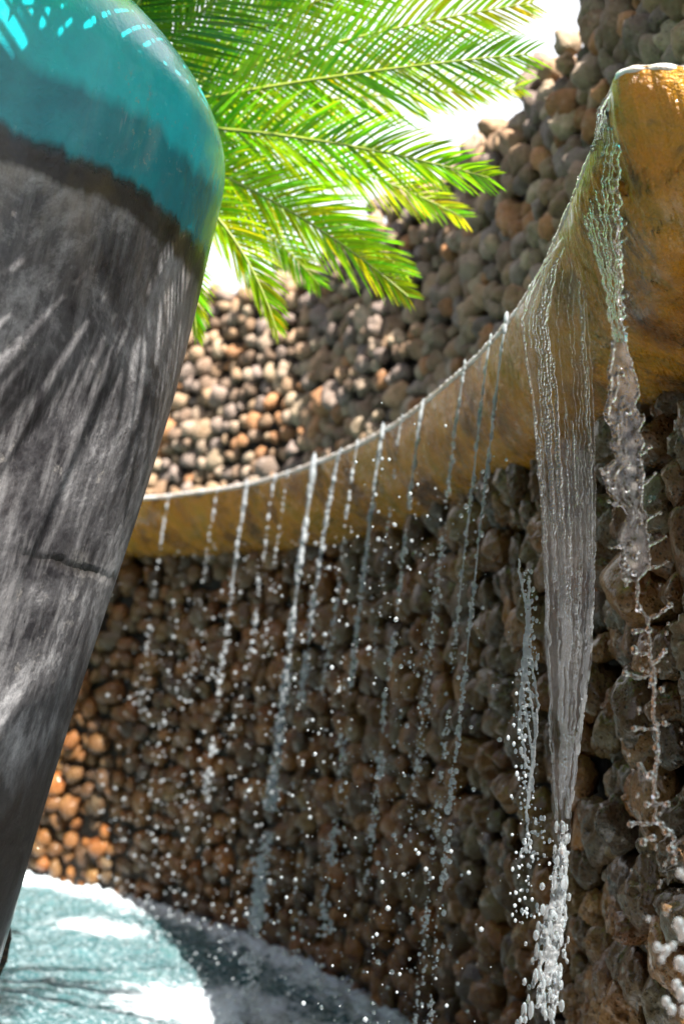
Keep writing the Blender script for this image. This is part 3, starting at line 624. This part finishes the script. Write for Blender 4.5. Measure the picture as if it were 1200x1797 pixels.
def curtain(rows, label, mat, nu=90, nv=420, thick=.0018, rip=.0012, lines=8, edge=.0030, name='water_sheet'):
    """rows: (y_photo, x_left, x_right, Y). A closed thin sheet of water with standing ripples and thick beaded edges"""
    rows = np.array(rows, float); v = np.linspace(0, 1, nv)
    yv = np.interp(v, np.linspace(0, 1, len(rows)), rows[:, 0])
    sp_ = spline(rows[:, 1:], nv); yv = spline(rows[:, :1], nv)[:, 0]
    u = np.linspace(0, 1, nu); Fr, Bk = [], []
    ph = rng.uniform(0, 6.28, 60); org = None
    for k in range(nv):
        xl, xr, Y = sp_[k]; jl = 3.0 * noise.noise(Vector((0, k * .11, 1))) * min(1, k / 40) + 7 * noise.noise(Vector((0, k * .03, 7))) * v[k]; jr = 3.0 * noise.noise(Vector((5, k * .13, 1))) * min(1, k / 40) + 12 * noise.noise(Vector((3, k * .04, 7))) * v[k] ** 2
        A = np.array(at(xl + jl, yv[k], Y)); B = np.array(at(xr + jr, yv[k], Y)); w_ = np.linalg.norm(B - A)
        d = (B - A) / w_; dn = np.array([d[1], -d[0], 0]); 
        P_ = A[None] + (B - A)[None] * u[:, None]
        f1 = np.zeros(nu); f2 = np.zeros(nu)
        for q in range(lines):
            c_ = max(.01, (q + .5 + .6 * math.sin(ph[q])) / lines) ** 1.2 + .05 * math.sin(v[k] * (4 + q % 4) + ph[q]) + .012 * math.sin(v[k] * 31 + ph[q]) ; s_ = .020 + .012 * math.sin(ph[q + 20])
            g = np.exp(-((u - c_) / s_) ** 2) * (1 + .6 * math.sin(v[k] * (60 + 9 * (q % 5)) + ph[q]) + .9 * noise.noise(Vector((q * 7.7, v[k] * 55, 4)))) 
            f1 += g * (.55 + .5 * math.sin(ph[q + 5])); f2 += np.roll(g, 2)
        nzv = np.array([noise.fractal(Vector((uu * 7, yv[k] * .012, 2.0)), 1.0, 2.1, 3) for uu in u])
        big = np.array([noise.noise(Vector((uu * 2.2, yv[k] * .006, 9.0))) for uu in u]) * .012 * v[k]
        eg = np.exp(-(np.minimum(u, 1 - u) * w_ / edge) ** 2) * edge * .9
        th_ = thick * np.minimum(1, np.minimum(u, 1 - u) * 14 + .15)
        Fr.append(P_ + dn[None] * (big + th_ + f1 * rip + nzv * rip * .45 + eg)[:, None]); Bk.append(P_ + dn[None] * (big - th_ * .4 - eg)[:, None])
    Fv = np.vstack(Fr); Bv = np.vstack(Bk); n0 = len(Fv); g = grid_faces(nu, nv)
    e = []
    for k in range(nv - 1):
        for c_, flip in ((0, 0), (nu - 1, 1)):
            q = (k * nu + c_, (k + 1) * nu + c_, n0 + (k + 1) * nu + c_, n0 + k * nu + c_); e.append(q[::-1] if flip else q)
    for k, flip in ((0, 1), (nv - 1, 0)):
        for c_ in range(nu - 1):
            q = (k * nu + c_, k * nu + c_ + 1, n0 + k * nu + c_ + 1, n0 + k * nu + c_); e.append(q[::-1] if flip else q)
    V = np.vstack([Fv, Bv]); F = np.vstack([g[:, ::-1], g + n0, np.array(e)]); org = V[-1].copy()
    bm = bmesh.new(); o = mesh_np(name, V - org, F, mat); bm.from_mesh(o.data); bmesh.ops.recalc_face_normals(bm, faces=bm.faces); bm.to_mesh(o.data); bm.free(); o.location = org
    return tag(o, label, 'water sheet')
main = curtain([(395, 1000, 1016, 3.10), (470, 948, 1022, 3.12), (560, 915, 1030, 3.10), (700, 932, 1040, 3.06), (860, 945, 1044, 3.02), (1000, 953, 1043, 2.98), (1130, 958, 1038, 2.95),
         (1250, 962, 1024, 2.92), (1350, 968, 1010, 2.90), (1440, 974, 1000, 2.88), (1500, 980, 992, 2.87)],
        'wide clear green tinted sheet of water narrowing to a point, right of the braided strands', M_SHEET)
ropes = []
for q in range(72):
    u_ = (random.random() ** 1.4 * .42) if q < 30 else (random.uniform(.93, .99) if q < 38 else random.uniform(.2, .95))
    y0_ = random.uniform(420, 900) if q < 30 else random.uniform(400, 1250); y1_ = y0_ + random.uniform(120, 600); y1_ = min(y1_, 1440)
    yt = [395, 470, 560, 700, 860, 1000, 1130, 1250, 1350, 1440, 1500]; xa = [1000, 948, 915, 932, 945, 953, 958, 962, 968, 974, 980]; xb = [1016, 1022, 1030, 1040, 1044, 1043, 1038, 1024, 1010, 1000, 992]
    pts = []
    for y in np.arange(y0_, y1_, 16):
        a_, b_ = np.interp(y, yt, xa), np.interp(y, yt, xb); pts.append(at(a_ + (b_ - a_) * u_ + 3.5 * noise.noise(Vector((y * .012, q * 9.1, 0))) + 1.5 * noise.noise(Vector((y * .06, q * 9.1, 3))), y, 3.12 - .22 * (y - 395) / 1045 - .006))
    ropes.append((np.array([list(p_) for p_ in pts]), random.uniform(.0007, .0018)))
# rope of frothing water into which the sheet collapses
def froth(name, segs, label, mat, voxel, parent=None, cat='water', smooth=2, loc=None):
    """segs: list of (V,F) closed pieces fused by a voxel remesh"""
    V, F, o_ = [], [], 0
    for a_, b_ in segs:
        if b_.shape[1] == 4: b_ = np.vstack([b_[:, [0, 1, 2]], b_[:, [0, 2, 3]]])
        V.append(a_); F.append(b_ + o_); o_ += len(a_)
    V = np.vstack(V); c = V[np.argmin(V[:, 2])].copy()
    o = mesh_np(name, V - c, np.vstack(F), mat); o.location = c
    md = o.modifiers.new('fuse', 'REMESH'); md.mode = 'VOXEL'; md.voxel_size = voxel; md.use_smooth_shade = True
    ms = o.modifiers.new('smooth', 'SMOOTH'); ms.iterations = smooth; ms.factor = .5
    if label: tag(o, label, cat)
    return o
def chain(P, r, jit=.25, dens=1.0, sub=2):
    """overlapping beads along a polyline of 3D points"""
    P = np.array([list(q) for q in P], float); C, ln = by_length(P, n=400); out, rad_, s_ = [], [], 0
    C = C + np.array([[noise.noise(Vector(q) * 45), 0, noise.noise(Vector(q) * 45 + Vector((9, 9, 9)))] for q in C]) * min(.0045, ln * .09)
    while s_ < ln:
        q = C[min(399, int(s_ / ln * 399))]; rr_ = r * random.uniform(1 - jit, 1 + jit * 1.4); out.append(q + rng.normal(size=3) * r * .25); rad_.append(rr_); s_ += rr_ * .75 / dens
    return sphere_cloud(out, rad_, sub)
def slab(Lp, Rp, th, dn=np.array([0, -1.0, 0])):
    """thin closed membrane between two polylines with the same number of points"""
    Lp = np.array([list(q) for q in Lp]); Rp = np.array([list(q) for q in Rp]); n = len(Lp); m_ = 8
    u = np.linspace(0, 1, m_); G = Lp[:, None] * (1 - u)[None, :, None] + Rp[:, None] * u[None, :, None]; G = G.reshape(-1, 3)
    wv = np.array([noise.noise(Vector(q) * 48) for q in G])[:, None] * .0030
    A = G + dn * (th + wv); B = G - dn * (th - wv); n0 = len(A); g = grid_faces(m_, n); e = []
    for k in range(n - 1): e += [(k * m_, (k + 1) * m_, n0 + (k + 1) * m_, n0 + k * m_), (k * m_ + m_ - 1, n0 + k * m_ + m_ - 1, n0 + (k + 1) * m_ + m_ - 1, (k + 1) * m_ + m_ - 1)]
    for k in (0, n - 1): e += [(k * m_ + c, k * m_ + c + 1, n0 + k * m_ + c + 1, n0 + k * m_ + c) for c in range(m_ - 1)]
    return np.vstack([A, B]), np.vstack([g, g[:, ::-1] + n0, np.array(e)])
segs = [chain(p_, r_, .8, .50, 2) for p_, r_ in ropes]
rp_ = froth('bright_rivulets', segs, None, M_RIV, .0011, smooth=1)
rp_.parent = main; rp_.location = rp_.location - main.location
segs = []
for k in range(150):
    f = random.random(); y = 1440 + 360 * f; xc = 988 - 20 * f - 14 * f * f; wd = 9 + 30 * f
    x = xc + random.gauss(0, 1) * wd * .6 - 8 * f
    segs.append(sphere_cloud([at(x, y, 2.87 - .1 * f + random.gauss(0, .02))], [random.uniform(.002, .0062)], 2, np.array([[1, 1, random.uniform(1, 3.2)]])))
for q in range(9):
    f0 = random.uniform(0, .5); pts = []
    for k in range(12): f = f0 + .5 * k / 11; pts.append(at(988 - 20 * f - 14 * f * f + (q - 4.5) * 5.5 * (f + .12) + 4 * math.sin(k * .9 + q), 1445 + 355 * f, 2.87 - .1 * f))
    segs.append(chain(pts, .0032, .4))
pts = [at(988, 1480, 2.87), at(991, 1540, 2.86), at(984, 1600, 2.85), at(976, 1660, 2.84), at(970, 1720, 2.83), at(965, 1800, 2.82)]
segs.append(chain(pts, .0045, .3))
froth('water_rope', segs, 'frothing white rope of water below the pointed end of the wide sheet', M_FROTH, .0019, cat='water')
# foamy beads breaking off the left side of the sheet
segs = []
for k in range(360):
    f = random.random(); y = 1000 + 620 * f; x = 925 + 8 * math.sin(y / 55) + random.gauss(0, 1) * (5 + 13 * f)
    segs.append(sphere_cloud([at(x, y, 3.15 - .2 * f + random.gauss(0, .03))], [random.uniform(.0016, .0046)], 2, np.array([[1, 1, random.uniform(.9, 1.7)]])))
for q in range(5):
    pts = [at(925 + 9 * math.sin(y / 55 + q) + (q - 2) * 4, y, 3.13) for y in range(980 + 40 * q, 1300 + 50 * q, 18)]; segs.append(chain(pts, .0024, .45))
froth('beaded_strand', segs, 'clotted strand of white drops running down the left side of the wide sheet', M_WATER, .0019, cat='water')

# the sharp strand at the right
E1 = [(150, 1076, 1081), (200, 1048, 1086), (234, 1046, 1085), (274, 1036, 1084), (317, 1014, 1083), (355, 1018, 1085), (400, 1031, 1086), (468, 1052, 1088), (518, 1064, 1090), (568, 1070, 1092), (600, 1078, 1096)]
strand_Y = lambda y: 2.46 - .16 * (y - 150) / 850
left_Y = lambda y: float(np.interp(y, [150, 200, 265, 317, 355, 468, 560, 640], [2.43, 2.49, 2.66, 2.86, 2.84, 2.66, 2.50, strand_Y(640)]))
segs = []; Lp = []; Rp = []
yy = np.linspace(150, 600, 60)
E1a = np.array(E1, float); xl = np.interp(yy, E1a[:, 0], E1a[:, 1]); xr = np.interp(yy, E1a[:, 0], E1a[:, 2])
for y, a_, b_ in zip(yy, xl, xr):
    Lp.append(at(a_ + 1.5 * math.sin(y * .21), y, left_Y(y))); Rp.append(at(b_ + 2.2 * math.sin(y * .13) + 1.2 * math.sin(y * .41), y, strand_Y(y)))
segs.append(slab(Lp, Rp, .0020)); segs.append(chain(Lp, .0021, .3)); segs.append(chain(Rp, .0027, .35))
for q in range(7):
    u = (q + .6) / 7.6; pts = []
    for k in range(6, 60): uu = u + .04 * math.sin(k * .25 + q * 2); pts.append(Vector(Lp[k]) * (1 - uu) + Vector(Rp[k]) * uu)
    segs.append(chain(pts, .0013, .45))
E2 = [(600, 1077, 1097), (627, 1070, 1105), (655, 1070, 1110), (690, 1069, 1118), (712, 1066, 1112), (735, 1064, 1127), (755, 1078, 1120), (780, 1072, 1129), (805, 1082, 1120), (830, 1056, 1128), (862, 1067, 1124), (885, 1088, 1120),
      (908, 1104, 1134), (928, 1090, 1132), (948, 1085, 1135), (970, 1094, 1136), (988, 1088, 1137), (1005, 1098, 1128), (1020, 1104, 1118)]
E2a = np.array(E2, float); yy = np.linspace(600, 1020, 90); xl = np.interp(yy, E2a[:, 0], E2a[:, 1]); xr = np.interp(yy, E2a[:, 0], E2a[:, 2])
Lp = [at(a_, y, strand_Y(y)) for y, a_ in zip(yy, xl)]; Rp = [at(a_, y, strand_Y(y)) for y, a_ in zip(yy, xr)]
segs.append(slab(Lp, Rp, .0019)); segs.append(chain(Lp, .0027, .4)); segs.append(chain(Rp, .0023, .35))
for q in range(9):
    uu = random.uniform(.1, .9); k0 = random.randrange(0, 50); pts = []
    for k in range(k0, min(89, k0 + random.randrange(18, 45)), 2): uu = min(.95, max(.05, uu + random.gauss(0, .06))); pts.append(Vector(Lp[k]) * (1 - uu) + Vector(Rp[k]) * uu + Vector((0, -.002, 0)))
    segs.append(chain(pts, random.uniform(.0010, .0022), .5))
for k in range(30):
    j = random.randrange(12, 88); uu = random.random() ** 1.6 * .75; q = Vector(Lp[j]) * (1 - uu) + Vector(Rp[j]) * uu
    segs.append(sphere_cloud([q], [random.uniform(.0022, .0052)], 2))
def finger(x0, y0, x1, y1, r=.0021, ball=.0037):
    a_, b_ = at(x0, y0, strand_Y(y0)), at(x1, y1, strand_Y(y0) - .01)
    mid = (a_ + b_) / 2 + Vector((0, 0, -.002)); segs.append(chain([a_, mid], r * 1.25, .3)); segs.append(chain([mid, b_], r * .7, .3)); segs.append(sphere_cloud([b_], [ball * random.uniform(.6, 1.1)], 2))
for f in [(1117, 800, 1140, 784), (1124, 854, 1149, 830), (1134, 911, 1154, 899), (1136, 957, 1167, 941), (1137, 997, 1171, 986), (1064, 834, 1054, 824), (1084, 887, 1067, 880), (1094, 954, 1070, 961), (1092, 1000, 1098, 1026),
          (1084, 400, 1097, 392), (1086, 425, 1098, 418), (1088, 465, 1094, 462), (1090, 520, 1099, 519), (1090, 575, 1100, 573)]: finger(*f)
strings = [[(1118, 1018), (1117, 1050), (1120, 1066), (1135, 1085), (1137, 1110), (1140, 1140), (1145, 1170), (1147, 1200), (1147, 1215), (1146, 1260), (1151, 1285), (1154, 1313), (1148, 1345), (1149, 1390), (1149, 1440)],
           [(1135, 1085), (1155, 1076), (1175, 1062)], [(1137, 1108), (1112, 1108)], [(1144, 1165), (1156, 1158), (1166, 1142)], [(1145, 1185), (1115, 1190), (1096, 1182)], [(1140, 1146), (1122, 1150), (1112, 1138)],
           [(1150, 1280), (1112, 1279)], [(1148, 1372), (1134, 1363), (1122, 1343)], [(1149, 1410), (1170, 1411)], [(1149, 1412), (1134, 1412)], [(1149, 1445), (1105, 1447)], [(1150, 1445), (1175, 1460), (1184, 1488), (1182, 1512)], [(1122, 1474), (1145, 1470)]]
for st in strings:
    pts = [at(x, y, strand_Y(y)) for x, y in st]; segs.append(chain(pts, .0019, .75, .62))
    x, y = st[-1]; segs.append(sphere_cloud([at(x, y, strand_Y(y))], [.0048], 3))
for x, y, r in [(1120, 1066, 7), (1113, 1142, 8), (1125, 1175, 5), (1160, 1210, 6), (1151, 1313, 8), (1165, 1270, 6), (1141, 1360, 7), (1160, 1447, 6), (1169, 1460, 8), (1176, 1490, 8), (1150, 1395, 7), (1128, 1478, 8),
                (1140, 1106, 5), (1145, 1195, 8), (1118, 1070, 5)]:
    segs.append(sphere_cloud([at(x, y, strand_Y(y))], [r * .00078], 3))
froth('water_strand', segs, 'sharp glassy ribbon of water with splashing fingers, breaking into a string of drops', M_STRAND, .00125, cat='water', smooth=3)
segs2 = []
for k in range(90):
    y = random.uniform(780, 1640); x = np.interp(y, [780, 1020, 1200, 1500, 1640], [1105, 1118, 1148, 1160, 1175]) + random.gauss(0, 22)
    segs2.append(sphere_cloud([at(x, y, strand_Y(y) + random.gauss(0, .05))], [random.uniform(.0008, .0028)], 2, np.array([[1, 1, random.uniform(.9, 1.5)]])))
V, F, o_ = [], [], 0
for a_, b_ in segs2: V.append(a_); F.append(b_ + o_); o_ += len(a_)
tag(mesh_np('spray_drops', np.vstack(V), np.vstack(F), M_STRAND), 'tiny clear drops thrown off around the glassy ribbon of water', 'water spray', kind='stuff')
# heavy drops close to the lens, lower right
segs = []
for x, y, r in [(1192, 1532, 9), (1203, 1540, 9), (1190, 1622, 13), (1198, 1640, 13), (1152, 1662, 9), (1168, 1668, 10), (1180, 1660, 8), (1160, 1684, 8), (1192, 1690, 13), (1204, 1700, 12), (1186, 1728, 10), (1196, 1745, 13), (1168, 1758, 10), (1178, 1772, 10), (1200, 1775, 11), (1137, 1613, 6)]:
    segs.append(sphere_cloud([at(x, y, 1.9)], [r * .00058], 3, np.array([[1, 1, 1.25]])))
froth('water_drops', segs, 'cluster of large round drops at the lower right, below the string of drops', M_FROTH, .0018, cat='water drops')

# loose spray in front of the lower wall
C, Rr = [], []
for k in range(2300):

    f = random.random(); i = int(random.triangular(250, 760, 560)); i = random.randint(300, 820)
    q = lip[i]; nn = NL[i]; d = random.gauss(.12, .12) + .05; z = ZL - .38 - (ZL - .38) * random.random() ** .75
    C.append((q[0] + nn[0] * d, q[1] + nn[1] * d, z)); Rr.append(random.choice([.0016, .002, .0026, .0035, .005, .0075]) * random.uniform(.8, 1.2) * (.55 + q[1] / 12))
V, F = sphere_cloud(C, Rr, 1)
o = mesh_np('water_spray', V, F, M_WATER); tag(o, 'fine spray of separate drops scattered in front of the wet stone wall', 'water spray', kind='stuff')
# splash where the water meets the pool
C, Rr = [], []
for k in range(1500):
    cx, cy_, w_ = random.choice([(-.35, 7.1, .35), (.1, 6.6, .35), (.35, 6.0, .3), (-.1, 6.5, .4), (.5, 6.9, .3)])
    C.append((cx + random.gauss(0, w_), cy_ + random.gauss(0, w_), abs(random.gauss(0, .05)))); Rr.append(random.uniform(.0025, .006))
V, F = sphere_cloud(C, Rr, 1)
o = mesh_np('splash', V, F, M_WATER); tag(o, 'splashing drops leaping from the foam where the streams hit the pool', 'water splash', kind='stuff')
